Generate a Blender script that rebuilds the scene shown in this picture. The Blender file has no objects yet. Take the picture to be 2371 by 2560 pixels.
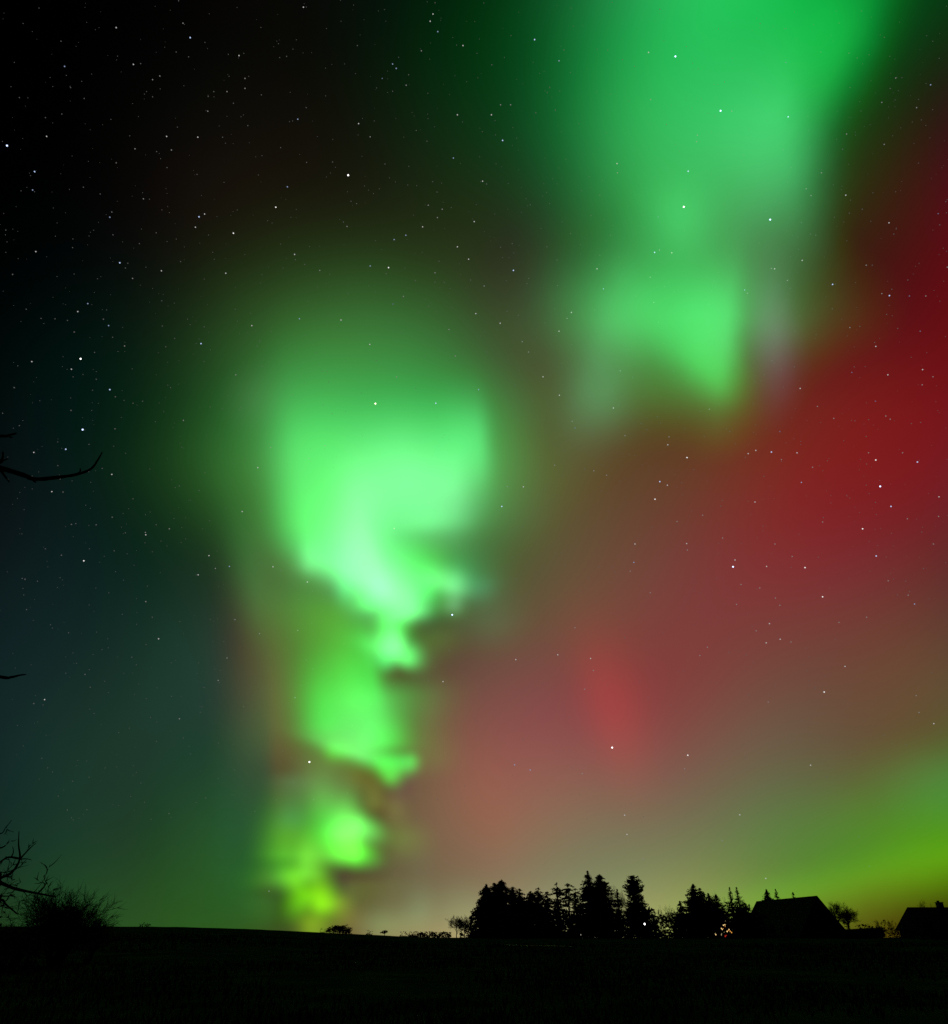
import bpy, math, random
from mathutils import Vector, Matrix, noise
D = bpy.data; SC = bpy.context.scene; COLL = SC.collection
PI = math.pi
# ------------------------------------------------------------------ camera
PITCH = math.radians(30.3); F = 1828.0; CX, CY = 1185.5, 1280.0; EYE = Vector((0, 0, 1.6))
cam = D.cameras.new('camera'); cam_o = D.objects.new('camera', cam); COLL.objects.link(cam_o)
cam.sensor_fit = 'VERTICAL'; cam.sensor_height = 24.0; cam.lens = 24.0*F/2560.0
cam.clip_start = 0.1; cam.clip_end = 60000.0
cam_o.location = EYE; cam_o.rotation_euler = (PI/2+PITCH, 0, 0)
SC.camera = cam_o
VS = SC.view_settings
VS.view_transform = 'Standard'; VS.look = 'None'; VS.exposure = 0.0; VS.gamma = 1.0
SC.cycles.use_denoising = False
SC.cycles.max_bounces = 4; SC.cycles.transparent_max_bounces = 24
RT = Vector((1, 0, 0)); FW = Vector((0, math.cos(PITCH), math.sin(PITCH))); UP = Vector((0, -math.sin(PITCH), math.cos(PITCH)))
def ray(px, py):                       # direction in the world of a point of the sky chart
    return FW + RT*((px-CX)/F) + UP*((CY-py)/F)
def at(px, py, Y):                     # the point of that direction Y metres north of the viewpoint
    d = ray(px, py); return EYE + d*(Y/d.y)
def az_x(px, Y, py=2330): return at(px, py, Y).x
SKY_GLOW=[(929,898,257,258,128,128,3.4,0.0196,0.0181,0.0061),
(958,1110,216,208,109,85,-6.7,0.0136,0.2250,0.0477),
(964,1187,268,256,112,95,1.7,0.0554,0.1184,0.0118),
(1527,1764,126,126,48,61,74.7,0.1120,0.0000,0.0000),
(1227,2023,139,151,61,54,74.8,0.0274,0.0000,0.0000),
(1238,2386,301,304,110,86,-8.4,0.3445,0.2232,0.0787),
(651,1670,79,54,202,223,0.0,0.0652,0.0000,0.0022),
(644,1465,60,40,106,131,-12.2,0.0039,0.1130,0.0228),
(700,1865,53,22,123,143,-3.2,0.0542,0.0029,0.0000),
(1034,2031,124,34,263,242,13.3,0.0400,0.0672,0.0245)]
COLUMN=[(1122,1150,98,102,130,121,-1.9,0.0000,0.0796,0.0000),
(759,1218,94,48,159,156,-4.0,0.0394,0.4323,0.0845),
(850,1381,120,120,87,85,20.0,0.0134,0.0000,0.0190),
(1049,1432,59,88,46,46,40.9,0.0118,0.5483,0.0374),
(1126,1461,31,48,18,26,17.5,0.1216,0.5025,0.1652),
(1040,1540,55,55,50,50,-0.0,0.0000,0.0000,0.0094),
(991,1609,23,34,37,17,69.5,0.1436,0.7151,0.1796),
(1017,1644,23,68,17,23,20.2,0.0804,0.8948,0.1561),
(880,1600,90,90,110,110,-0.0,0.0250,0.0000,0.0000),
(851,1724,52,99,80,89,-3.4,0.0487,0.3258,0.0276),
(895,1879,35,74,17,80,19.2,0.0981,0.7048,0.1393),
(852,1893,58,77,46,46,14.4,0.0521,0.0915,0.0026),
(975,1935,24,17,20,44,-37.9,0.0392,0.6395,0.0458),
(809,1973,54,79,41,65,60.1,0.0927,0.1242,0.0521),
(870,2091,60,60,76,75,-9.9,0.0166,0.0000,0.0044),
(892,2132,36,49,21,21,17.1,0.0097,0.7167,0.0020),
(720,2129,57,43,21,81,0.3,0.0775,0.3914,0.0197),
(710,2184,39,54,21,31,-13.4,0.0224,0.2290,0.0093),
(782,2312,31,25,47,22,2.0,0.1457,0.2929,0.0011),
(852,2263,21,21,33,21,-0.3,0.0973,0.1580,0.0043),
(759,2241,21,24,36,21,35.2,0.1149,0.5121,0.0000),
(1045,1244,145,154,81,94,-0.1,0.0199,0.1407,0.0689),
(698,1149,60,62,61,61,-0.0,0.0078,0.0000,0.0083),
(788,1313,63,66,47,63,-0.2,0.0336,0.3493,0.0400),
(1191,1113,25,67,69,73,-4.0,0.0352,0.3516,0.0979),
(1002,1218,63,73,81,91,1.1,0.1127,0.4243,0.1762),
(903,1295,47,45,94,95,-5.4,0.0976,0.3331,0.1480),
(1127,1229,42,60,69,68,0.9,0.0981,0.3321,0.1543),
(925,1534,57,61,51,29,30.9,0.0000,0.1412,0.0000),
(779,1432,69,70,33,30,24.9,0.0225,0.0000,0.0000),
(1076,1600,45,32,32,24,-2.0,0.0197,0.0798,0.0081),
(981,1571,29,26,35,33,0.7,0.0203,0.6833,0.0360),
(973,1475,43,52,39,59,-2.8,0.0917,0.0000,0.0000),
(808,1806,33,38,33,79,-4.3,0.0010,0.3224,0.0165),
(1021,1907,17,65,17,17,3.2,0.0000,0.5790,0.0556),
(857,2080,25,24,21,54,10.4,0.1189,0.7365,0.0929),
(898,2068,38,21,21,21,20.4,0.1199,0.8970,0.1132),
(881,2129,21,50,21,41,-3.8,0.1570,0.8190,0.0686),
(823,2066,33,34,31,67,-9.9,0.0192,0.4938,0.0291),
(771,2177,30,21,21,48,2.4,0.1217,0.5152,0.0287),
(806,2256,25,21,21,39,-9.2,0.2203,0.7752,0.0000),
(1020,1662,40,40,27,25,-0.1,0.0063,0.0000,0.0000),
(922,1683,21,68,55,74,-12.2,0.0104,0.5154,0.0431),
(927,1755,91,56,51,33,-4.7,0.0347,0.4220,0.0543),
(821,1544,57,84,71,55,6.0,0.0396,0.2001,0.0146),
(1072,1304,58,63,21,29,-3.4,0.0406,0.2753,0.0733),
(1157,1443,58,33,28,48,1.5,0.0000,0.1276,0.0391),
(647,1952,48,66,205,200,8.2,0.0027,0.0441,0.0187),
(548,2101,69,106,162,157,-1.2,0.0099,0.0410,0.0103),
(871,1301,48,49,70,72,-0.1,0.0311,0.2546,0.0285),
(929,1397,22,39,72,73,-19.7,0.0695,0.0000,0.0669),
(975,1462,39,48,54,56,-0.1,0.0110,0.0000,0.0890),
(1023,1528,30,45,18,57,-12.9,0.1677,1.1427,0.2740),
(879,1426,86,70,32,64,27.4,0.1962,1.1859,0.3411),
(924,2150,28,29,28,28,-0.0,0.0249,0.0000,0.0000),
(734,2197,21,28,21,21,4.5,0.1152,0.4413,0.0075),
(926,1508,40,26,17,39,1.5,0.0419,0.7752,0.1070),
(1150,1476,28,28,30,28,0.0,0.0000,0.0000,0.0184),
(978,1603,20,18,30,26,0.2,0.0290,0.0000,0.0693),
(965,1850,41,35,20,39,1.8,0.0270,0.6215,0.0555),
(952,2311,56,47,35,29,4.1,0.0608,0.1256,0.0450),
(836,1876,32,18,17,17,0.7,0.0000,0.2783,0.0031),
(888,2221,66,23,40,21,-4.2,0.0546,0.0979,0.0143),
(775,1405,25,19,21,37,-3.7,0.0559,0.2775,0.0879),
(1076,1525,29,28,28,28,0.0,0.0000,0.0105,0.0000),
(963,1655,17,19,17,17,0.2,0.0095,0.4364,0.0717),
(851,2191,30,25,21,31,0.1,0.0174,0.0000,0.0000),
(1023,1927,26,28,29,25,0.0,0.0000,0.0000,0.0048),
(1048,2281,27,34,38,47,-0.5,0.0215,0.0737,0.0333),
(666,2261,24,42,40,21,0.6,0.0149,0.0662,0.0100),
(655,1844,61,56,46,52,-0.2,0.0000,0.0177,0.0000),
(952,1471,28,24,28,33,-0.1,0.0298,0.0000,0.1067),
(882,2300,28,23,28,24,-0.3,0.0467,0.0266,0.0017),
(924,2153,28,28,29,25,-0.0,0.0000,0.0000,0.0046),
(1150,1525,29,28,27,28,0.0,0.0000,0.0129,0.0000),
(1025,1550,28,28,27,28,0.0,0.0163,0.0000,0.0000),
(975,1676,29,28,29,28,0.0,0.0126,0.0000,0.0000),
(984,2023,22,21,29,33,0.9,0.0632,0.0912,0.0196),
(674,2201,24,28,28,25,0.0,0.0251,0.0000,0.0016),
(863,1473,25,17,27,22,-0.8,0.0125,0.2679,0.0576),
(730,1959,33,34,43,17,-0.2,0.0136,0.0634,0.0287),
(850,2250,28,28,28,28,0.0,0.0000,0.0000,0.0044),
(1069,1473,18,28,29,28,1.0,0.0352,0.3057,0.0665),
(1202,1472,28,28,26,20,-0.2,0.0066,0.0768,0.0375),
(1073,1886,45,50,34,56,0.4,0.0000,0.0592,0.0000),
(1008,2096,41,34,34,28,0.3,0.0195,0.0793,0.0000),
(936,2002,21,21,21,39,-0.4,0.0773,0.1275,0.0158),
(1136,1511,17,20,17,28,0.6,0.0616,0.1812,0.0834),
(699,2201,28,29,28,27,-0.0,0.0000,0.0000,0.0133),
(850,1475,28,28,28,28,0.0,0.0000,0.0000,0.0242),
(1226,1547,57,54,49,55,0.1,0.0054,0.0468,0.0194),
(1075,1374,58,55,54,54,-0.0,0.0240,0.0811,0.0165),
(1125,1500,28,28,28,28,0.0,0.0074,0.0218,0.0000),
(730,2047,31,28,23,31,0.0,0.0000,0.0475,0.0328),
(900,1948,29,25,25,28,-0.1,0.0393,0.0309,0.0000),
(851,2197,28,26,25,29,0.0,0.0000,0.0000,0.0142),
(1150,2282,55,55,57,50,0.0,0.0184,0.0641,0.0287),
(1001,1975,28,28,28,27,0.0,0.0108,0.0000,0.0162),
(925,2150,28,28,28,28,-0.0,0.0000,0.0000,0.0151),
(648,1000,54,56,56,56,-0.0,0.0188,0.0364,0.0179),
(899,1525,28,29,27,28,-0.0,0.0127,0.0396,0.0372),
(1049,1653,29,27,31,27,0.0,0.0123,0.0761,0.0154),
(1051,2150,29,28,28,28,-0.0,0.0000,0.0101,0.0065)]
CURTAIN=[(1943,357,67,118,150,143,-6.0,0.0402,0.3317,0.1063),
(1660,446,156,144,197,197,-5.1,0.0197,0.1858,0.0166),
(1647,785,198,148,73,91,-0.9,0.0289,0.4985,0.0949),
(1806,844,31,82,91,120,7.0,0.0347,0.3584,0.0863),
(1786,939,49,35,53,85,-48.8,0.0000,0.2674,0.0293),
(1506,890,67,45,161,178,13.8,0.0185,0.0762,0.0336),
(1491,998,58,56,65,76,-1.8,0.0060,0.0823,0.0359),
(1934,835,36,43,100,96,-2.5,0.0610,0.0480,0.0799),
(1897,620,86,92,122,123,0.2,0.0259,0.0522,0.0285),
(1629,955,144,154,67,84,-0.8,0.0012,0.1097,0.0124),
(2077,139,58,94,153,155,26.1,0.0070,0.2741,0.0355),
(1800,1047,58,47,52,50,-0.1,0.0000,0.0403,0.0058),
(1550,700,109,109,150,150,-0.1,0.0000,0.0341,0.0000),
(1702,556,66,62,76,74,-0.4,0.0222,0.2261,0.0593)]
ARC=[(2370,2115,230,232,75,100,0.5,0.0000,0.2204,0.0000),
(2251,2193,300,300,61,45,-14.8,0.0505,0.0844,0.0000),
(2371,2080,150,150,60,59,-12.1,0.0175,0.0000,0.0000),
(1999,2224,201,201,40,38,-13.0,0.0000,0.0848,0.0000),
(2374,1957,120,118,74,65,-2.0,0.0000,0.0948,0.0216),
(2150,2180,150,150,50,50,-10.0,0.0000,0.0061,0.0000)]
GX=[-100, 125, 350, 575, 800, 1025, 1250, 1475, 1700, 1925, 2150, 2375, 2600]
GY=[-100, 125, 350, 575, 800, 1025, 1250, 1475, 1700, 1925, 2150, 2375]
GS=185
GRID=[[0,0,0,(0.0009,0.0004,0.0006),(0.0013,0.0017,0.0004),(0.0003,0.0000,0.0024),(0.0000,0.0061,0.0000),0,(0.0200,0.1887,0.0682),(0.0014,0.3531,0.0424),(0.0017,0.0000,0.0000),(0.0000,0.0075,0.0029),(0.0000,0.0338,0.0000)],
[0,0,0,0,(0.0002,0.0000,0.0000),(0.0000,0.0000,0.0002),(0.0000,0.0137,0.0003),(0.0000,0.0048,0.0000),(0.0000,0.1607,0.0124),(0.0000,0.0064,0.0000),0,0,0],
[0,0,0,(0.0011,0.0024,0.0018),(0.0022,0.0010,0.0000),(0.0011,0.0021,0.0018),(0.0000,0.0110,0.0031),(0.0014,0.0000,0.0000),(0.0146,0.2042,0.0763),(0.0000,0.0225,0.0000),(0.0000,0.0052,0.0000),0,(0.0177,0.0000,0.0115)],
[0,0,(0.0000,0.0001,0.0002),(0.0056,0.0014,0.0010),0,(0.0038,0.0000,0.0017),(0.0035,0.0132,0.0000),0,0,(0.0188,0.0000,0.0000),(0.0000,0.0030,0.0000),(0.0243,0.0000,0.0034),(0.0761,0.0000,0.0000)],
[0,0,(0.0000,0.0018,0.0022),0,(0.0076,0.0107,0.0025),(0.0068,0.0000,0.0000),(0.0077,0.0000,0.0000),(0.0228,0.0000,0.0250),0,0,(0.0000,0.0000,0.0026),(0.0225,0.0000,0.0006),(0.0396,0.0034,0.0000)],
[0,(0.0002,0.0032,0.0029),(0.0000,0.0037,0.0011),0,(0.0231,0.1545,0.0288),(0.0000,0.1835,0.0351),0,(0.0456,0.0000,0.0000),(0.0012,0.0323,0.0000),(0.0350,0.0033,0.0068),(0.0862,0.0074,0.0029),(0.0425,0.0000,0.0027),(0.0426,0.0000,0.0000)],
[(0.0014,0.0000,0.0000),(0.0004,0.0000,0.0018),(0.0000,0.0031,0.0012),0,0,(0.0000,0.0460,0.0000),(0.0123,0.0000,0.0157),(0.0241,0.0090,0.0000),(0.0166,0.0074,0.0087),(0.0889,0.0000,0.0000),(0.0189,0.0000,0.0000),(0.0740,0.0000,0.0000),(0.0000,0.0109,0.0218)],
[0,(0.0024,0.0083,0.0083),(0.0000,0.0008,0.0004),(0.0000,0.0113,0.0041),(0.0181,0.0000,0.0000),0,(0.0000,0.0434,0.0000),(0.0474,0.0335,0.0186),(0.0482,0.0119,0.0173),(0.0550,0.0072,0.0054),(0.0580,0.0069,0.0185),(0.0058,0.0064,0.0000),0],
[(0.0018,0.0054,0.0060),(0.0014,0.0030,0.0049),0,(0.0102,0.0347,0.0233),0,0,(0.0562,0.0112,0.0277),(0.0374,0.0000,0.0003),(0.0745,0.0000,0.0020),(0.0220,0.0193,0.0122),(0.0183,0.0126,0.0000),(0.0664,0.0298,0.0138),(0.0042,0.0000,0.0208)],
[(0.0020,0.0042,0.0060),(0.0020,0.0110,0.0058),(0.0072,0.0190,0.0079),(0.0000,0.0000,0.0053),0,0,(0.1249,0.0303,0.0208),(0.0666,0.0147,0.0325),(0.0720,0.0153,0.0095),(0.0220,0.0420,0.0325),(0.0629,0.0097,0.0149),(0.0003,0.0186,0.0000),(0.0000,0.0775,0.0017)],
[0,(0.0005,0.0045,0.0097),(0.0015,0.0027,0.0013),0,0,(0.0118,0.0000,0.0000),(0.1199,0.0292,0.0295),(0.0000,0.0877,0.0032),(0.0176,0.0000,0.0417),(0.0000,0.0828,0.0000),(0.0000,0.0178,0.0000),0,(0.0535,0.0061,0.0000)],
[(0.0104,0.0062,0.0041),(0.0009,0.0337,0.0000),(0.0157,0.0320,0.0066),(0.0097,0.0591,0.0061),0,(0.0339,0.0000,0.0108),(0.0000,0.0970,0.0344),(0.0000,0.0000,0.0603),(0.1789,0.1927,0.0110),(0.0234,0.0452,0.0000),(0.0543,0.0000,0.0000),0,0]]

# ------------------------------------------------------------------ shader helpers
class NB:
    def __init__(s, nt): s.nt = nt
    def n(s, t, **k):
        o = s.nt.nodes.new(t)
        for a, b in k.items(): setattr(o, a, b)
        return o
    def put(s, sock, v):
        if isinstance(v, bpy.types.NodeSocket): s.nt.links.new(v, sock)
        else: sock.default_value = v
    def m(s, op, *a, clamp=False):
        o = s.n('ShaderNodeMath', operation=op, use_clamp=clamp)
        for i, v in enumerate(a): s.put(o.inputs[i], v)
        return o.outputs[0]
    def v(s, op, *a):
        o = s.n('ShaderNodeVectorMath', operation=op)
        for i, v in enumerate(a): s.put(o.inputs[i], v)
        return o.outputs['Value'] if op in ('DOT_PRODUCT', 'LENGTH') else o.outputs[0]
def chart(b, d, warp=0.0, wscale=1/120.0):
    """fixed tangent chart of the northern sky: direction -> (x, y, 0)"""
    f = b.m('MAXIMUM', b.v('DOT_PRODUCT', d, tuple(FW)), 0.04)
    x = b.m('ADD', b.m('MULTIPLY', b.m('DIVIDE', b.v('DOT_PRODUCT', d, tuple(RT)), f), F), CX)
    y = b.m('ADD', b.m('MULTIPLY', b.m('DIVIDE', b.v('DOT_PRODUCT', d, tuple(UP)), f), -F), CY)
    c = b.n('ShaderNodeCombineXYZ'); b.put(c.inputs[0], x); b.put(c.inputs[1], y); c.inputs[2].default_value = 0
    P = c.outputs[0]
    if warp:
        nz = b.n('ShaderNodeTexNoise'); nz.inputs['Scale'].default_value = 1.0; nz.inputs['Detail'].default_value = 3.0
        b.put(nz.inputs['Vector'], b.v('MULTIPLY', P, (wscale, wscale*0.7, 0)))
        P = b.v('ADD', P, b.v('MULTIPLY', b.v('SUBTRACT', nz.outputs['Color'], (.5, .5, .5)), (warp*2, warp*2, 0)))
    return P
E1 = math.exp(-1)
def blobs(b, P, data, acc):
    for cx, cy, s1, s2, s3, s4, rot, r, g, bl in data:
        mp = b.n('ShaderNodeMapping', vector_type='TEXTURE')
        mp.inputs['Location'].default_value = (cx, cy, 0); mp.inputs['Rotation'].default_value = (0, 0, math.radians(rot))
        b.put(mp.inputs['Vector'], P); q = mp.outputs[0]; k = 1/math.sqrt(2)
        q = b.v('MAXIMUM', b.v('MULTIPLY', q, (k/s1, k/s3, 0)), b.v('MULTIPLY', q, (-k/s2, -k/s4, 0)))
        w = b.m('POWER', E1, b.v('DOT_PRODUCT', q, q))
        acc = b.v('MULTIPLY_ADD', w, (r, g, bl), acc)
    return acc
def airglow_grid(b, P, acc):
    sp = b.n('ShaderNodeSeparateXYZ'); b.put(sp.inputs[0], P)
    k = 1/(GS*math.sqrt(2))
    def wt(s, g):
        t = b.m('MULTIPLY_ADD', s, k, -g*k); return b.m('POWER', E1, b.m('MULTIPLY', t, t))
    wx = [wt(sp.outputs[0], g) for g in GX]
    for gy, row in zip(GY, GRID):
        a = None
        for w, c in zip(wx, row):
            if c: a = b.v('MULTIPLY_ADD', w, c, a if a is not None else (0, 0, 0))
        if a is not None: acc = b.v('MULTIPLY_ADD', a, wt(sp.outputs[1], gy), acc)
    return acc
# ------------------------------------------------------------------ night sky (world, sun below the horizon) and a feeble added sun lamp
W = D.worlds.new('World'); SC.world = W; W.use_nodes = True
b = NB(W.node_tree); W.node_tree.nodes.clear()
tc = b.n('ShaderNodeTexCoord')
P = chart(b, tc.outputs['Generated'], 10.0, 1/300.0)
sky = b.n('ShaderNodeTexSky', sky_type='NISHITA'); sky.sun_disc = False
sky.sun_elevation = math.radians(-9); sky.sun_rotation = math.radians(8)
acc = b.v('MULTIPLY', sky.outputs[0], (.02, .02, .02))
acc = airglow_grid(b, P, acc); acc = blobs(b, P, SKY_GLOW, acc)
bg = b.n('ShaderNodeBackground'); b.put(bg.inputs['Color'], acc); bg.inputs['Strength'].default_value = 1.0
out = b.n('ShaderNodeOutputWorld'); b.put(out.inputs[0], bg.outputs[0])
sun = D.lights.new('sun', 'SUN'); sun.energy = 0.004; sun.angle = math.radians(0.5); sun.color = (1, .93, .82)
so = D.objects.new('sun', sun); COLL.objects.link(so); so.rotation_euler = (math.radians(75), 0, math.radians(150))
# ------------------------------------------------------------------ object helpers
def tag(o, label=None, cat=None, group=None, kind=None):
    if label: o['label'] = label
    if cat: o['category'] = cat
    if group: o['group'] = group
    if kind: o['kind'] = kind
    return o
def mesh(name, vs, fs, mat, parent=None, smooth=False, loc=None):
    me = D.meshes.new(name); me.from_pydata([tuple(v) for v in vs], [], fs); me.update()
    if smooth: me.polygons.foreach_set('use_smooth', [True]*len(fs))
    if mat: me.materials.append(mat)
    o = D.objects.new(name, me); COLL.objects.link(o)
    if parent: o.parent = parent
    if loc: o.location = loc
    return o
def empty(name, loc, rz=0):
    o = D.objects.new(name, None); COLL.objects.link(o); o.location = loc; o.rotation_euler = (0, 0, rz); o.empty_display_size = .3
    return o
def pmat(name, c1, c2=None, scale=4.0, rough=.9, bump=0.0, spec=.1):
    m = D.materials.new(name); m.use_nodes = True; b = NB(m.node_tree)
    p = m.node_tree.nodes['Principled BSDF']; p.inputs['Roughness'].default_value = rough
    p.inputs['Specular IOR Level'].default_value = spec
    t = b.n('ShaderNodeTexCoord'); nz = b.n('ShaderNodeTexNoise'); nz.inputs['Scale'].default_value = scale; nz.inputs['Detail'].default_value = 5
    b.put(nz.inputs['Vector'], t.outputs['Object'])
    r = b.n('ShaderNodeValToRGB'); b.put(r.inputs[0], nz.outputs['Fac'])
    r.color_ramp.elements[0].position = .35; r.color_ramp.elements[1].position = .65
    r.color_ramp.elements[0].color = (*c1, 1); r.color_ramp.elements[1].color = (*(c2 or [x*1.6 for x in c1]), 1)
    b.put(p.inputs['Base Color'], r.outputs[0])
    if bump:
        bp = b.n('ShaderNodeBump'); bp.inputs['Strength'].default_value = bump; b.put(bp.inputs['Height'], nz.outputs['Fac']); b.put(p.inputs['Normal'], bp.outputs[0])
    return m
def emat(name, col, st, light=False):
    m = D.materials.new(name); m.use_nodes = True; nt = m.node_tree; nt.nodes.clear(); b = NB(nt)
    e = b.n('ShaderNodeEmission'); e.inputs[0].default_value = (*col, 1); e.inputs[1].default_value = st
    b.put(b.n('ShaderNodeOutputMaterial').inputs[0], e.outputs[0])
    if not light: m.cycles.emission_sampling = 'NONE'
    return m
M_GRASS = pmat('grass_ground', (.014, .026, .016), (.045, .064, .038), .35, .95, 0, 0)
M_BLADE = pmat('grass_blades', (.02, .034, .018), (.06, .08, .042), .5, .9, 0, 0)
M_BARK = pmat('bark', (.020, .016, .012), (.040, .033, .026), 6, .95, .3)
M_NEEDLE = pmat('needles', (.006, .010, .006), (.012, .018, .010), 1.5, .85, 0, .05)
M_LEAF = pmat('hedge_leaves', (.006, .010, .006), (.012, .018, .009), 2, .85, 0, .05)
M_TWIG = pmat('twigs', (.022, .018, .014), (.040, .034, .026), 5, .95, 0, .03)
M_TILE = pmat('roof_tiles', (.008, .007, .007), (.014, .012, .012), 8, .85, .2, .02)
M_WALL = pmat('brick_wall', (.10, .05, .035), (.16, .09, .06), 7, .9, .2)
M_WOOD = pmat('dark_timber', (.04, .03, .022), (.07, .05, .036), 5, .8)
M_GLASS = pmat('window_pane', (.01, .012, .014), (.014, .016, .018), 3, .08, 0, .5)
M_METAL = pmat('painted_metal', (.03, .03, .03), (.05, .05, .05), 9, .5)
M_PATH = pmat('gravel_path', (.16, .15, .12), (.28, .26, .21), 1.2, .9)
# ------------------------------------------------------------------ aurora: far glowing bodies, clear gas that only adds its own light
def field(data, x, y):
    s = 0.0
    for cx, cy, s1, s2, s3, s4, rot, r, g, bl in data:
        a = math.radians(rot); dx = x-cx; dy = y-cy
        u = dx*math.cos(a)+dy*math.sin(a); v = -dx*math.sin(a)+dy*math.cos(a)
        u = u/s1 if u > 0 else -u/s2; v = v/s3 if v > 0 else -v/s4
        e = (u*u+v*v)/2
        if e < 12: s += max(r, g, bl)*math.exp(-e)
    return s
def aurora(name, data, label, R0, R1, warp, x0, x1, y0, y1, thr=.003, step=25):
    m = D.materials.new(name+'_light'); m.use_nodes = True; nt = m.node_tree; nt.nodes.clear(); b = NB(nt)
    ge = b.n('ShaderNodeNewGeometry'); P = chart(b, b.v('NORMALIZE', ge.outputs['Position']), warp)
    a = blobs(b, P, data, (0, 0, 0))
    a = b.v('MAXIMUM', b.v('SUBTRACT', a, (thr, thr, thr)), (0, 0, 0))
    e = b.n('ShaderNodeEmission'); b.put(e.inputs[0], a); e.inputs[1].default_value = 0.5   # front + back skin = 1
    t = b.n('ShaderNodeBsdfTransparent'); ad = b.n('ShaderNodeAddShader'); b.put(ad.inputs[0], e.outputs[0]); b.put(ad.inputs[1], t.outputs[0])
    b.put(b.n('ShaderNodeOutputMaterial').inputs[0], ad.outputs[0]); m.cycles.emission_sampling = 'NONE'
    nx = int((x1-x0)/step); ny = int((y1-y0)/step)
    V = [[field(data, x0+(i+.0)*step, y0+j*step) for i in range(nx+1)] for j in range(ny+1)]
    on = [[max(V[j][i], V[j+1][i], V[j][i+1], V[j+1][i+1]) > thr for i in range(nx)] for j in range(ny)]
    g = [[any(on[jj][ii] for jj in range(max(0, j-1), min(ny, j+2)) for ii in range(max(0, i-1), min(nx, i+2))) for i in range(nx)] for j in range(ny)]
    vs = []; idx = {}; fs = []
    def vid(i, j, k):
        if (i, j, k) not in idx:
            d = ray(x0+i*step, y0+j*step).normalized(); idx[(i, j, k)] = len(vs); vs.append(EYE + d*(R1 if k else R0))
        return idx[(i, j, k)]
    for j in range(ny):
        for i in range(nx):
            if not g[j][i]: continue
            fs.append((vid(i, j, 0), vid(i+1, j, 0), vid(i+1, j+1, 0), vid(i, j+1, 0)))
            fs.append((vid(i, j+1, 1), vid(i+1, j+1, 1), vid(i+1, j, 1), vid(i, j, 1)))
            for di, dj, p, q in ((0, -1, (i, j), (i+1, j)), (1, 0, (i+1, j), (i+1, j+1)), (0, 1, (i+1, j+1), (i, j+1)), (-1, 0, (i, j+1), (i, j))):
                ii, jj = i+di, j+dj
                if not (0 <= ii < nx and 0 <= jj < ny and g[jj][ii]):
                    fs.append((vid(*q, 0), vid(*p, 0), vid(*p, 1), vid(*q, 1)))
    o = mesh(name, vs, fs, m); tag(o, label, 'aurora', None)
    return o
aurora('aurora', [d for d in COLUMN if d[1] < 1560], 'broad pale green aurora cap, the big bright top of the smoke-like column', 20000, 21500, 6, 100, 1700, 300, 2100, step=20)
aurora('aurora', [d for d in COLUMN if 1560 <= d[1] < 1990], 'vivid green middle fold of the smoke-like aurora column', 20400, 21900, 5, 200, 1500, 1100, 2400, step=20)
aurora('aurora', [d for d in COLUMN if d[1] >= 1990], 'yellow-green lowest folds of the smoke-like aurora column touching the skyline', 20800, 22300, 4, 200, 1500, 1600, 2420, step=20)
CUT = [d for d in CURTAIN if d[1] < 620]; CUL = [d for d in CURTAIN if d[1] >= 620]
aurora('aurora', CUT, 'wide green aurora curtain filling the top right of the sky', 22000, 23500, 14, 800, 2900, -700, 1500)
aurora('aurora', CUL, 'ragged lobes with grey-lilac fringes at the lower edge of the top right aurora curtain', 22400, 23900, 12, 800, 2900, -300, 1700)
aurora('aurora', ARC, 'low yellow-green aurora arc glowing above the roofs at the right edge', 24000, 25000, 12, 1100, 3200, 1500, 2450)
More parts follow.
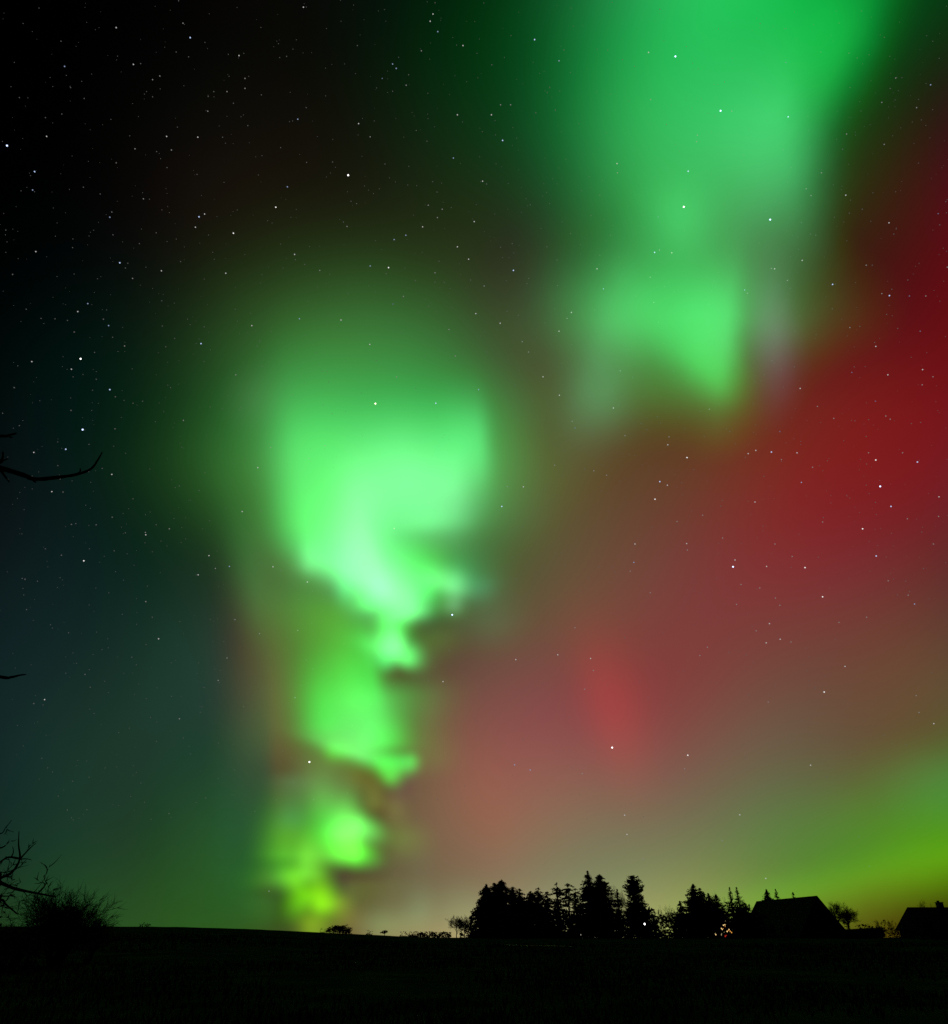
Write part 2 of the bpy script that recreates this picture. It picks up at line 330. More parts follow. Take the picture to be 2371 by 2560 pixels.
# ------------------------------------------------------------------ stars
STARS="""2201,1216,5b 1926,549,5b 1833,1417,5b 1802,277,5b 1710,517,5w 1689,141,5b 1531,1869,5w 1131,1537,5b 939,1009,5y 871,438,5w 774,1905,5w 207,1074,5b 202,897,5w 18,364,5b 2294,1155,4b 2228,1266,4b 2224,739,4b 2191,1390,4b 2190,1150,4w 2157,1322,4w 2082,711,4b 2061,1730,4w 2057,1492,4w 2013,1419,4w 1971,292,4b 1929,1130,4b 1721,428,4b 1720,1888,4w 1718,1144,4w 1650,1204,4b 1638,1248,4w 1637,631,4b 1337,99,4b 1284,676,4b 1257,351,4b 1255,1266,4b 1090,1008,4b 972,669,4w 690,518,4w 584,583,4w 503,859,4b 498,542,4b 476,94,4b 300,657,4b 275,974,4b 210,1402,4w 165,1123,4b 87,429,4b 2348,1242,3w 2335,1809,3w 2327,212,3b 2307,924,3w 2287,1510,3b 2223,557,3w 2220,937,3w 2190,866,3w 2115,488,3w 2113,1666,3w 2027,1913,3w 2006,651,3w 2004,1206,3b 2001,971,3w 1993,1132,3w 1951,1598,3w 1937,672,3w 1924,1559,3w 1917,1416,3w 1916,1607,3w 1915,2196,3w 1890,1126,3w 1888,1255,3w 1871,1134,3w 1862,725,3b 1850,2037,3w 1838,1400,3w 1717,1359,3w 1680,632,3w 1670,1112,3w 1669,1213,3w 1622,131,3w 1588,1360,3w 1585,1406,3b 1568,2086,3w 1562,2038,3w 1543,409,3w 1534,1020,3w 1509,722,3b 1493,672,3w 1477,1646,3w 1429,781,3w 1399,988,3w 1398,828,3w 1398,152,3b 1395,1637,3w 1358,942,3w 1326,1925,3b 1309,1217,3w 1290,1649,3w 1287,1912,3b 1251,808,3w 1229,287,3w 1207,453,3w 1197,974,3b 1190,784,3w 1186,554,3w 1172,648,3w 1158,114,3w 1144,617,3w 1144,287,3w 1134,395,3b 1108,1704,3w 1095,79,3b 1083,35,3w 1076,53,3w 1057,567,3w 1015,588,3b 991,171,3b 986,1321,3y 986,599,3b 982,160,3b 926,665,3b 925,861,3w 897,309,3w 853,800,3w 769,1455,3w 759,18,3w 749,797,3b 745,298,3b 737,636,3w 719,467,3b 683,1417,3w 645,1169,3w 630,814,3w 606,1279,3w 598,139,3w 574,1416,3b 565,683,3w 523,1389,3w 512,535,3w 496,1437,3w 495,343,3w 489,568,3w 417,341,3w 404,677,3w 397,1597,3w 365,1337,3w 334,161,3w 291,69,3w 280,1186,3w 275,543,3b 272,814,3b 220,759,3b 195,779,3w 179,923,3w 162,166,3b 130,1229,3w 117,341,3w 112,1749,3w 90,629,3w 85,1131,3w 82,475,3b 80,904,3w 2369,668,2w 2347,1291,2w 2346,534,2b 2334,1360,2w 2333,942,2w 2315,740,2w 2306,962,2w 2301,828,2b 2298,1781,2w 2292,269,2w 2291,1739,2w 2274,740,2b 2271,1488,2w 2269,1297,2w 2257,1132,2w 2240,195,2w 2226,1048,2w 2221,1452,2w 2215,1040,2w 2211,361,2w 2205,734,2w 2205,256,2w 2189,1003,2b 2172,1132,2w 2167,1543,2w 2166,663,2w 2130,931,2b 2125,819,2w 2117,335,2w 2098,1556,2w 2085,1046,2w 2057,1305,2w 2054,432,2w 2044,1016,2w 2032,1168,2w 2028,489,2w 2016,472,2w 1981,1391,2w 1978,1605,2w 1969,701,2w 1965,156,2b 1954,1149,2w 1950,1513,2w 1950,1079,2b 1939,1495,2w 1938,1360,2w 1929,671,2w 1921,1755,2w 1900,1470,2w 1891,1577,2w 1869,733,2w 1853,1461,2w 1842,1511,2w 1830,278,2w 1807,1345,2w 1806,2101,2w 1774,1023,2w 1769,1618,2w 1757,1288,2w 1750,1639,2w 1744,338,2w 1742,354,2w 1719,1375,2w 1712,1922,2w 1693,1304,2w 1673,1092,2w 1649,625,2w 1646,542,2b 1635,756,2w 1627,249,2w 1626,1482,2w 1626,693,2w 1608,2148,2w 1576,1428,2w 1563,1089,2w 1551,927,2w 1544,432,2w 1517,1188,2w 1485,1177,2w 1484,1676,2w 1462,1723,2w 1456,1934,2w 1438,1569,2w 1438,1070,2b 1431,1053,2w 1418,796,2w 1387,1163,2w 1322,880,2w 1306,854,2w 1277,262,2w 1269,1217,2w 1252,262,2w 1211,715,2w 1139,890,2w 1123,824,2w 1106,523,2w 1094,544,2w 1088,682,2w 1073,1256,2w 1071,513,2w 1054,127,2w 1016,213,2w 1009,741,2w 992,942,2w 983,760,2b 956,196,2b 926,342,2w 868,566,2w 813,1114,2w 800,676,2w 773,1146,2w 745,1576,2w 738,1744,2w 677,1119,2w 673,2228,2w 649,1584,2w 613,221,2w 613,196,2w 590,937,2w 588,1549,2w 568,1645,2w 568,229,2w 546,1701,2w 539,1421,2w 520,278,2w 459,1051,2w 458,58,2w 449,1797,2w 429,375,2w 424,1322,2w 400,190,2w 382,199,2w 365,1504,2w 364,1331,2w 359,497,2w 338,372,2w 332,696,2w 312,865,2w 291,407,2w 289,992,2w 288,1072,2w 281,1293,2w 280,530,2w 259,798,2w 241,1312,2w 213,1686,2w 186,830,2w 179,1311,2w 178,1026,2w 158,1230,2w 154,1388,2w 85,1759,2w 63,1448,2w 36,969,2w 32,686,2w 2365,504,1w 2350,562,1w 2330,1681,1w 2309,1421,1w 2305,1330,1w 2302,1056,1w 2279,1059,1w 2274,1479,1w 2270,700,1w 2266,1861,1w 2265,1453,1w 2245,821,1w 2244,1487,1w 2241,572,1w 2235,585,1w 2230,723,1w 2226,221,1w 2217,786,1w 2189,1256,1w 2187,856,1w 2181,663,1w 2174,2165,1w 2172,1049,1w 2167,1160,1w 2166,1213,1w 2166,1091,1w 2156,523,1w 2150,816,1w 2147,2092,1w 2138,1052,1w 2124,533,1w 2123,133,1w 2107,373,1w 2081,772,1w 2069,1152,1w 2067,1941,1w 2059,1294,1w 2046,1393,1w 2040,588,1w 2039,1720,1w 2029,1853,1w 2017,1676,1w 2015,1620,1w 2004,556,1w 1986,917,1w 1978,419,1w 1958,374,1w 1930,902,1w 1910,1191,1w 1908,1315,1w 1901,59,1w 1885,1656,1w 1872,1737,1w 1866,1638,1w 1864,1894,1w 1864,1143,1w 1860,1860,1w 1860,388,1w 1825,1079,1w 1822,1631,1w 1812,205,1w 1806,1251,1w 1802,1265,1w 1788,291,1w 1735,1174,1w 1705,1207,1w 1685,928,1w 1667,311,1w 1662,716,1w 1650,23,1w 1647,806,1w 1644,1042,1w 1618,1074,1w 1603,1059,1w 1600,1705,1w 1587,166,1w 1582,943,1w 1562,1594,1w 1557,149,1w 1547,1013,1w 1537,1430,1w 1527,588,1w 1520,125,1w 1500,638,1w 1500,488,1w 1497,1419,1w 1487,775,1w 1478,539,1w 1472,1445,1w 1462,1172,1w 1427,584,1w 1413,1413,1w 1410,125,1w 1407,1190,1w 1405,1382,1w 1394,714,1w 1393,650,1w 1389,275,1w 1368,617,1w 1340,282,1w 1326,512,1w 1322,696,1w 1318,709,1w 1308,1848,1w 1306,1319,1w 1296,788,1w 1292,1448,1w 1281,1394,1w 1281,609,1w 1268,778,1w 1252,618,1w 1243,1637,1w 1230,162,1w 1218,880,1w 1217,460,1w 1177,700,1w 1147,1365,1w 1124,1626,1w 1111,706,1w 1098,653,1w 1094,1999,1w 1093,480,1w 1088,705,1w 1088,7,1w 1082,454,1w 1072,766,1w 1068,353,1w 1041,326,1w 1039,701,1w 1022,187,1w 1008,1903,1w 982,228,1w 966,684,1w 963,410,1w 941,902,1w 894,114,1w 892,509,1w 878,503,1w 859,555,1w 832,405,1w 831,1034,1w 822,955,1w 818,929,1w 806,928,1w 791,881,1w 785,1998,1w 767,406,1w 766,1650,1w 766,269,1w 762,661,1w 740,880,1w 739,649,1w 732,988,1w 724,905,1w 717,141,1w 703,1426,1w 702,369,1w 656,916,1w 654,1278,1w 654,237,1w 650,852,1w 644,865,1w 620,314,1w 609,1767,1w 584,258,1w 557,343,1w 535,229,1w 521,241,1w 511,817,1w 498,1226,1w 493,436,1w 472,142,1w 452,654,1w 449,1215,1w 447,2,1w 441,130,1w 437,846,1w 427,969,1w 423,2034,1w 418,419,1w 415,867,1w 406,815,1w 405,752,1w 392,379,1w 391,1312,1w 391,582,1w 382,242,1w 381,1543,1w 357,1003,1w 352,159,1w 349,609,1w 333,1247,1w 333,1008,1w 330,1643,1w 320,658,1w 314,1332,1w 314,670,1w 286,1377,1w 283,587,1w 282,843,1w 256,1171,1w 251,485,1w 241,948,1w 237,881,1w 226,1718,1w 223,1111,1w 211,246,1w 209,468,1w 190,1309,1w 182,619,1w 177,219,1w 172,1582,1w 169,2025,1w 169,801,1w 155,285,1w 153,103,1w 145,1164,1w 138,797,1w 114,1372,1w 114,294,1w 103,796,1w 94,1453,1w 67,1524,1w 66,773,1w 56,1446,1w 49,1064,1w 49,244,1w 15,575,1w 7,1033,1w"""

def star_geo(vs, fs, px, py, r):
    d = ray(px, py).normalized(); c = EYE + d*26500; r = r/F*26500/(ray(px, py).length)
    n = len(vs)
    a = d.cross(Vector((0, 0, 1))).normalized(); e = d.cross(a)
    for o in (a, e, -a, -e, d, -d): vs.append(c+o*r)
    for i in range(4): fs.append((n+i, n+(i+1) % 4, n+4)); fs.append((n+(i+1) % 4, n+i, n+5))
TINT = {'w': (1, .97, .95), 'b': (.52, .66, 1), 'y': (1, .86, .66)}
SM = {(k, t): emat('starlight', TINT[t], s) for k, s in ((0, .07), (1, .10), (2, .22), (3, .48), (4, 1.0), (5, 2.6)) for t in TINT}
SR = {1: 1.4, 2: 1.6, 3: 1.75, 4: 1.95, 5: 2.4}
BRIGHT = {(871, 438): 'brightest white star high between the black upper left sky and the green curtain',
 (939, 1009): 'bright yellowish star inside the faint upper part of the green aurora column',
 (18, 364): 'bright blue star almost at the left edge high in the black sky',
 (202, 897): 'large white star well above the bent tree branch at the left',
 (207, 1074): 'bright blue-white star just above the bent tree branch at the left',
 (774, 1905): 'bright white star in brown sky just left of the lower aurora column',
 (1131, 1537): 'bright blue-white star beside the thin wisp right of the aurora column',
 (1531, 1869): 'bright white star just below the pink-red glow in the lower sky',
 (1689, 141): 'bright pale blue star in the topmost part of the green curtain',
 (1710, 517): 'bright white star in the middle of the green curtain',
 (1802, 277): 'largest white star in the upper green curtain',
 (1926, 549): 'bright white star at the right flank of the green curtain beside its grey gap',
 (1833, 1417): 'bright blue-white star in the lower left of the red glow below a small star',
 (2201, 1216): 'bright blue-white star in the deepest red of the sky at the right'}
def region(x, y):
    f = field(COLUMN, x, y); g = field(CURTAIN, x, y)
    if f > .12: return 'shining through the green aurora column', 'stars in the aurora column'
    if g > .10: return 'shining through the green curtain at the upper right', 'stars in the green curtain'
    if x < 620 and y < 620: return 'in the black upper left corner of the sky', 'stars in the upper left sky'
    if x < 620 and y < 1250: return 'in the dark sky left of the aurora cap', 'stars left of the aurora cap'
    if x < 700: return 'in the dull teal sky at the lower left', 'stars in the lower left sky'
    if y < 900 and x < 1500: return 'in the dark sky between the aurora cap and the green curtain', 'stars between the aurora forms'
    if y < 900: return 'in the dark brown sky right of the green curtain', 'stars right of the green curtain'
    if y > 1750: return 'in the brownish sky low above the trees', 'stars low above the trees'
    if x < 1700: return 'in the brown sky between the aurora column and the red glow', 'stars in the brown sky'
    return 'in the red glow at the right', 'stars in the red glow'
SL = []
for s in STARS.split():
    a, bb, c = s.split(','); SL.append((int(a), int(bb), int(c[0]), c[1:]))
for x, y, k, t in SL[:300]:
    vs = []; fs = []; star_geo(vs, fs, x, y, SR[k])
    o = mesh('star', vs, fs, SM[(k, t)])
    reg, grp = region(x, y)
    if (x, y) in BRIGHT: tag(o, BRIGHT[(x, y)], 'star', 'bright stars')
    else:
        w = {2: 'small faint', 3: 'medium sized', 4: 'fairly bright'}[k]; cw = {'w': 'white', 'b': 'bluish', 'y': 'yellowish'}[t]
        tag(o, f'{w} {cw} star {reg}', 'star', f'{w} {cw} {grp}')
rnd = random.Random(5)
vs = []; fs = []
for x, y, k, t in SL[300:]: star_geo(vs, fs, x, y, 1.4 if k == 1 else 1.8)
for i in range(2600):
    x = rnd.uniform(-250, 2600); y = rnd.uniform(-250, 2050)
    star_geo(vs, fs, x, y, rnd.uniform(.5, 1.15))
o = mesh('faint_stars', vs, fs, SM[(1, 'w')]); tag(o, 'scatter of the faintest pinprick stars over the whole sky', 'stars', None, 'stuff')
# ------------------------------------------------------------------ ground: one sheet to the horizon, low hill crest about 140 m off
SKYLINE = [(-2500, 2312), (-600, 2316), (0, 2318), (300, 2318), (440, 2318.5), (600, 2323), (700, 2327), (800, 2332), (900, 2336), (1000, 2341), (1100, 2344), (1300, 2345), (2371, 2344), (4500, 2344)]
def crest_z(px):
    for (a, ya), (c, yc) in zip(SKYLINE, SKYLINE[1:]):
        if px <= c:
            t = max(0, (px-a)/(c-a)); y = ya+(yc-ya)*t; break
    else: y = 2344
    return at(px, y, 140).z
CZ = [crest_z(p) for p in range(-2500, 4600, 20)]
def px_of(x, Y):                       # column of the chart that a ground point lies in (near the horizon)
    d = ray(CX, 2335); return CX + x/max(Y, 1e-3)*d.y*F
def hz(x, y):
    if y < 1: y = 1
    p = min(4580, max(-2480, px_of(x, y))); i = (p+2500)/20; j = int(i); c = CZ[j]+(CZ[min(j+1, len(CZ)-1)]-CZ[j])*(i-j)
    r = math.hypot(x, y); t = min(1, max(0, (y-12)/128)); t = t*t*(3-2*t)
    z = c*t
    n = noise.noise(Vector((x*.05, y*.05, 0)))*.10 + noise.noise(Vector((x*.35, y*.35, 3)))*.025
    f = 1 if r < 90 else max(0, 1-(r-90)/60)
    if 100 < r < 260: z += (noise.noise(Vector((x*.25, 7.1, 0)))*.07+noise.noise(Vector((x*1.3, 2.1, 0)))*.10)*(1-abs(r-180)/80)
    if r > 170: z = z - (z-1.0)*min(1, (r-170)/300)
    return z + n*f
vs = []; fs = []
NA = 260; rs = [2]
while rs[-1] < 45000: rs.append(rs[-1]*(1.035 if rs[-1] < 400 else 1.25)+.2)
A0, A1 = math.radians(-62), math.radians(62)
for r in rs:
    for i in range(NA+1):
        a = A0+(A1-A0)*i/NA; x = r*math.sin(a); y = r*math.cos(a)
        vs.append((x, y, hz(x, y)))
for j in range(len(rs)-1):
    for i in range(NA):
        k = j*(NA+1)+i; fs.append((k, k+1, k+NA+2, k+NA+1))
# the rest of the ground round and behind the viewpoint
k0 = len(vs); NB2 = 60
for r in rs[::6]+[rs[-1]]:
    for i in range(NB2+1):
        a = A1+(2*PI-(A1-A0))*i/NB2; x = r*math.sin(a); y = r*math.cos(a)
        if i in (0, NB2): z = hz(x, y)
        else: z = hz(x, y) if y > 1 else 0
        vs.append((x, y, z))
nr = len(rs[::6]+[rs[-1]])
for j in range(nr-1):
    for i in range(NB2):
        k = k0+j*(NB2+1)+i; fs.append((k, k+1, k+NB2+2, k+NB2+1))
c0 = len(vs); vs.append((0, 0, 0))
for i in range(NA): fs.append((c0, i+1, i))
for i in range(NB2): fs.append((c0, k0+i+1, k0+i))
tag(mesh('ground', vs, fs, M_GRASS, smooth=True), kind='structure')
rnd = random.Random(11)
vs = []; fs = []
for i in range(34000):
    Y = 16+70*rnd.random()**1.7; x = rnd.uniform(-.75, .75)*Y*1.05
    if noise.noise(Vector((x*.09, Y*.09, 9))) < -.05+rnd.uniform(-.25, .1): continue
    z = hz(x, Y)-.02; h = rnd.uniform(.06, .20)*(1+Y/60); w = .012*(1+Y/18); a = rnd.uniform(0, PI); lx = rnd.uniform(-.5, .5)*h; ly = rnd.uniform(-.5, .5)*h
    n = len(vs); vs += [(x-w*math.cos(a), Y-w*math.sin(a), z), (x+w*math.cos(a), Y+w*math.sin(a), z), (x+lx, Y+ly, z+h)]; fs.append((n, n+1, n+2))
tag(mesh('grass', vs, fs, M_BLADE), 'rough winter grass in the dark field', 'grass', None, 'stuff')
# pale strip of path catching the sky light in front of the trees
vs = []; fs = []
pp = [(1262, 2363.4, 1.2), (1300, 2366, 2.6), (1340, 2367, 1.0), (1380, 2367.0, 1.8), (1410, 2368, 2.0), (1434, 2369.5, 1.3)]
def on_ground(px, py):
    Y = 20.0
    for _ in range(400):
        p = at(px, py, Y)
        if p.z <= hz(p.x, p.y): break
        Y += .5
    return Vector((p.x, p.y, hz(p.x, p.y)+.08))
for px, py, w in pp: vs += [on_ground(px, py+w*.5), on_ground(px, py-w*.5)]
for i in range(len(pp)-1): fs.append((2*i, 2*i+2, 2*i+3, 2*i+1))
tag(mesh('path', vs, fs, M_PATH), kind='structure')
# ------------------------------------------------------------------ vegetation builders (local coordinates, base at the origin)
def tube(vs, fs, pts, rad, n=5):
    k0 = len(vs)
    for i, p in enumerate(pts):
        d = (pts[min(i+1, len(pts)-1)]-pts[max(i-1, 0)])
        d = d.normalized() if d.length > 1e-6 else Vector((0, 0, 1))
        a = d.cross(Vector((.3, .2, .93))); a = a.normalized() if a.length > 1e-3 else Vector((1, 0, 0)); e = d.cross(a)
        for k in range(n):
            t = 2*PI*k/n; vs.append(p+(a*math.cos(t)+e*math.sin(t))*rad[i])
    for i in range(len(pts)-1):
        for k in range(n):
            q = k0+i*n; fs.append((q+k, q+(k+1) % n, q+n+(k+1) % n, q+n+k))
    c = len(vs); vs.append(pts[-1]); q = k0+(len(pts)-1)*n
    for k in range(n): fs.append((q+k, q+(k+1) % n, c))
def sprig(vs, fs, p, s, rnd, d=None):
    a = Vector((rnd.gauss(0, 1), rnd.gauss(0, 1), rnd.gauss(0, .7)))
    if d is not None: a = a*.45+d*1.2
    a = a.normalized(); e = a.cross(Vector((rnd.gauss(0, 1), rnd.gauss(0, 1), rnd.gauss(0, 1)))).normalized()
    n = len(vs); vs += [p-a*s*.5, p+e*s*.22, p+a*s*.6, p-e*s*.22]; fs.append((n, n+1, n+2, n+3))
def conifer_meshes(h, r, seed, power=.8, droop=.25, gap=0.0, base=.06, dens=1.0, lean=0.0, top=None, leaf=.5):
    """r = widest radius; gap = share of missing boughs; top = list of (t, radius factor) profile overriding the cone"""
    rnd = random.Random(seed); tv = []; tf = []; vs = []; fs = []
    L = Vector((lean, 0, 0))
    tube(tv, tf, [Vector((0, 0, -.3)), L*.4*h+Vector((0, 0, h*.5)), L*h+Vector((0, 0, h*.97))], [.03*h, .016*h, .004*h], 7)
    def prof(t):
        if top:
            for (a, ra), (c, rc) in zip(top, top[1:]):
                if t <= c: return ra+(rc-ra)*(t-a)/(c-a)
            return top[-1][1]
        return (1-t)**power
    nb = int(h*32*dens); sector = [rnd.random() for _ in range(60)]
    for i in range(nb):
        t = base+(1-base)*(i+rnd.random())/nb; wl = .75/h; t = (round(t/wl)+rnd.gauss(0, .3))*wl; t = max(base, min(t, .995))
        a = i*2.39996+rnd.uniform(-.4, .4)
        if rnd.random() < gap*(.4+sector[int(t*12) % 12*5+int(a*5/(2*PI)) % 5]): continue
        R = r*prof(t)*(rnd.uniform(.55, 1.1) if rnd.random() < .85 else rnd.uniform(1.1, 1.32))+.08; lf = leaf*(.4+.6*min(1, R/1.3))
        d = Vector((math.cos(a), math.sin(a), 0)); o = L*t*h+Vector((0, 0, t*h))
        m = max(2, int(R/(leaf*.42)))
        end = o+d*R+Vector((0, 0, R*(.15-droop)))
        for k in range(m+1):
            s = (k+rnd.random()*.6)/m; p = o.lerp(end, min(s, 1.05))+Vector((0, 0, -droop*R*.5*s*s+.12*R*max(0, s-.75)))
            side = d.cross(Vector((0, 0, 1)))
            for q in range(3 if s > .25 else 2):
                off = side*rnd.uniform(-1, 1)*R*.22*(1.15-s)+Vector((0, 0, rnd.uniform(-.12, .10)))*leaf*1.5
                sprig(vs, fs, p+off, lf*rnd.uniform(.6, 1.25)*(1.15-.55*s), rnd, (d*.8+Vector((0, 0, -.25+.5*(s > .8)))))
    for k in range(5): sprig(vs, fs, L*h+Vector((rnd.uniform(-.08, .08), 0, h*(.96+.01*k))), leaf*.5, rnd, Vector((0, 0, 1)))
    return tv, tf, vs, fs
def conifer(px, py, Y, hw, label, seed, **k):
    """apex at chart point (px, py), Y metres off, half width hw chart units at the foot"""
    top = at(px, py, Y); g = hz(top.x, top.y); h = top.z-g; sc = Y/(ray(px, 2330).y*F); r = hw*sc
    o = empty('conifer_tree', (top.x, top.y, g))
    tv, tf, vs, fs = conifer_meshes(h, r, seed, **k)
    mesh('trunk', tv, tf, M_BARK, o); mesh('crown', vs, fs, M_NEEDLE, o)
    tag(o, label, 'tree', 'conifers of the dark shelter belt'); return o
RMIN = [.006]
def branch(vs, fs, p, d, L, r, depth, rnd, spread=.55, up=.12, nsub=4, sides=4, curl=.18):
    n = 5; pts = [p]; q = p.copy(); dd = d.normalized()
    for i in range(n):
        dd = (dd+Vector((rnd.gauss(0, curl), rnd.gauss(0, curl), rnd.gauss(0, curl)+up))).normalized(); q = q+dd*(L/n); pts.append(q.copy())
    tube(vs, fs, pts, [r*(1-.75*i/n) for i in range(n+1)], sides if depth > 1 else 3)
    if depth <= 0: return
    for k in range(nsub):
        t = rnd.uniform(.25, 1.0); i = min(n-1, int(t*n)); o = pts[i].lerp(pts[i+1], t*n-i)
        base = (pts[i+1]-pts[i]).normalized(); s = Vector((rnd.gauss(0, 1), rnd.gauss(0, 1), rnd.gauss(0, 1)))
        s = (s-base*s.dot(base)).normalized()
        branch(vs, fs, o, base*(1-spread*.4)+s*spread, L*rnd.uniform(.45, .72), max(r*.55*(1-.5*t), RMIN[0]), depth-1, rnd, spread, up, nsub, sides, curl)
def bare_tree(px, py, Y, hw, label, seed, trunk=.35, depth=4, nsub=5, name='bare_tree', spread=.75, thick=1.0, limbs=5, base_py=None, group='bare winter trees on the skyline', mat=None):
    top = at(px, py, Y); g = hz(top.x, top.y); h = top.z-g; sc = Y/(ray(px, 2330).y*F); w = hw*sc
    rnd = random.Random(seed); o = empty(name, (top.x, top.y, g)); tv = []; tf = []; vs = []; fs = []
    th = h*trunk; R = max(.02*h, .05)*thick; RMIN[0] = .014*Y/130
    tube(tv, tf, [Vector((0, 0, -.2)), Vector((rnd.uniform(-.1, .1), 0, th*.5)), Vector((rnd.uniform(-.1, .1), 0, th*1.1))], [R*1.25, R, R*.8], 7)
    for k in range(limbs):
        a = 2*PI*(k+rnd.random()*.6)/limbs; tilt = rnd.uniform(.25, 1.0)*min(1.6, w/(h-th+.01))
        d = Vector((math.cos(a)*tilt, math.sin(a)*tilt, 1))
        branch(vs, fs, Vector((0, 0, th*rnd.uniform(.75, 1.05))), d, (h-th)*.62, R*.55, depth-1, rnd, spread*.7, .03, nsub)
    # bring the crown to the photographed outline
    RMIN[0] = .006; zm = max(v.z for v in vs); xm = sorted(abs(v.x) for v in vs)[int(len(vs)*.985)]
    vs = [Vector((v.x*w/xm, v.y*w/xm, th+(v.z-th)*(h-th)/(zm-th) if v.z > th else v.z)) for v in vs]
    mesh('trunk', tv, tf, M_BARK, o); mesh('crown', vs, fs, mat or M_TWIG, o)
    tag(o, label, 'tree', group); return o
def bush(px0, px1, py, Y, label, seed, leaf=.3, dens=1.0, name='bush', cat='bush', profile=None, group='bushes along the skyline', depthm=None):
    """leafy or twiggy mass between two chart columns, top at py, profile(t) scales the height"""
    a = at(px0, py, Y); c = at(px1, py, Y); mx = (a.x+c.x)/2; g = hz(mx, Y); rnd = random.Random(seed)
    o = empty(name, (mx, Y, g)); vs = []; fs = []; W = (c.x-a.x)/2; H = a.z-g
    Dm = depthm or min(W, 3.0)
    n = int(dens*1300*max(.15, W*H/12)/(leaf/.3)**1.3)
    for i in range(n):
        t = rnd.uniform(-1, 1); hh = H*(profile(t) if profile else max(.08, 1-t*t)**.5)
        hh *= .82+.28*noise.noise(Vector((t*W*.9, seed, 0)))+.12*noise.noise(Vector((t*W*3, seed, 4)))+.1
        z = hh*rnd.random()**.75 if rnd.random() < .7 else rnd.uniform(-.15, .8); yy = rnd.uniform(-1, 1)*Dm*(1-.3*z/(hh+.01))
        gz = hz(mx+t*W, Y+yy)-g
        sprig(vs, fs, Vector((t*W, yy, gz+z)), leaf*rnd.uniform(.6, 1.3), rnd)
    tv = []; tf = []
    for k in range(max(3, int(W*1.5))):
        t = rnd.uniform(-.8, .8); yy = rnd.uniform(-.5, .5)*Dm; hh = H*(profile(t) if profile else max(.08, 1-t*t)**.5)*.85
        gz = hz(mx+t*W, Y+yy)-g
        tube(tv, tf, [Vector((t*W, yy, gz-.1)), Vector((t*W*1.05+rnd.uniform(-.2, .2), yy, gz+hh*.5)), Vector((t*W*1.1+rnd.uniform(-.4, .4), yy, gz+hh))], [.05, .035, .012], 4)
    mesh('stems', tv, tf, M_BARK, o); mesh('foliage', vs, fs, M_LEAF, o); tag(o, label, cat, group); return o
# ------------------------------------------------------------------ shelter belt of conifers, left to right
conifer(1253, 2200, 128, 76, 'broad tall conifer with drooping boughs at the left end of the shelter belt', 1, power=.62, droop=.32, leaf=.62, dens=1.5)
conifer(1216, 2211, 126, 58, 'conifer with hanging bough tips, outermost left of the shelter belt', 2, power=.6, droop=.42, leaf=.6, dens=1.4)
conifer(1236, 2208, 130, 36, 'narrow conifer squeezed between the two outermost left conifers', 3, power=.45, leaf=.55, dens=1.3)
conifer(1281, 2217, 131, 50, 'low ragged conifer just right of the broad left conifer', 4, power=.45, gap=.2, leaf=.5)
conifer(1299, 2222, 129, 46, 'second low conifer right of the broad left conifer', 5, power=.5, gap=.15, leaf=.5)
conifer(1328, 2229, 128, 44, 'round-topped low conifer in the dip left of the ragged pines', 6, leaf=.5, top=[(0, 1), (.6, .75), (.9, .45), (1, .15)])
conifer(1346, 2220, 127, 42, 'pointed conifer beside the bright gap in the shelter belt', 7, power=.55, leaf=.5)
conifer(1368, 2230, 127, 30, 'slim low conifer right of the bright gap in the shelter belt', 8, power=.4, gap=.2, leaf=.5)
conifer(1392, 2207, 130, 32, 'ragged thin-topped conifer with sky showing between its boughs', 9, gap=.62, leaf=.5, top=[(0, 1), (.5, .8), (.72, .35), (.8, .75), (.9, .4), (1, .1)])
conifer(1420, 2209, 131, 26, 'open knobbly pine with gaps in its crown left of the tallest spruce', 10, gap=.68, leaf=.55, top=[(0, .9), (.55, .5), (.75, .85), (.9, .8), (1, .35)])
conifer(1438, 2222, 129, 20, 'small round-headed pine tucked against the tallest spruce', 11, gap=.3, leaf=.45, top=[(0, .9), (.6, .45), (.8, .7), (.93, .6), (1, .2)])
conifer(1469, 2178, 126, 60, 'tallest spruce of the shelter belt with a narrow pointed top', 12, power=.85, leaf=.6, dens=1.5, droop=.2)
conifer(1499, 2187, 128, 64, 'second tallest spruce leaning close to the tallest one', 13, power=.62, leaf=.6, dens=1.5, droop=.15)
conifer(1543, 2224, 133, 24, 'thin conifer standing in front of the pale bare tree', 14, power=.6, gap=.25, leaf=.5)
conifer(1581, 2191, 127, 38, 'bushy flat-topped pine with jutting boughs right of the bare tree', 15, leaf=.6, dens=1.4, droop=-.05, top=[(0, 1.0), (.35, .75), (.5, .5), (.6, .42), (.72, .62), (.85, .5), (.95, .36), (1, .12)])
conifer(1603, 2238, 125, 34, 'low dark conifer at the right foot of the flat-topped pine', 16, power=.7, leaf=.55, dens=1.2)
conifer(1733, 2211, 125, 66, 'broad pyramid conifer standing right of the low gap', 17, power=.85, leaf=.6, dens=1.5, droop=.12)
conifer(1700, 2254, 124, 38, 'short conifer at the left foot of the pyramid conifer', 18, power=.8, leaf=.55, dens=1.3)
conifer(1750, 2221, 127, 44, 'blunt conifer shouldering the right of the pyramid conifer', 19, power=.6, leaf=.55, dens=1.3)
conifer(1771, 2234, 126, 44, 'small pointed conifer halfway between the pyramid conifer and the two slim spruces', 20, power=.7, leaf=.5, dens=1.2)
conifer(1790, 2237, 128, 40, 'small pointed conifer just left of the two slim spruces', 21, power=.7, leaf=.5, dens=1.2)
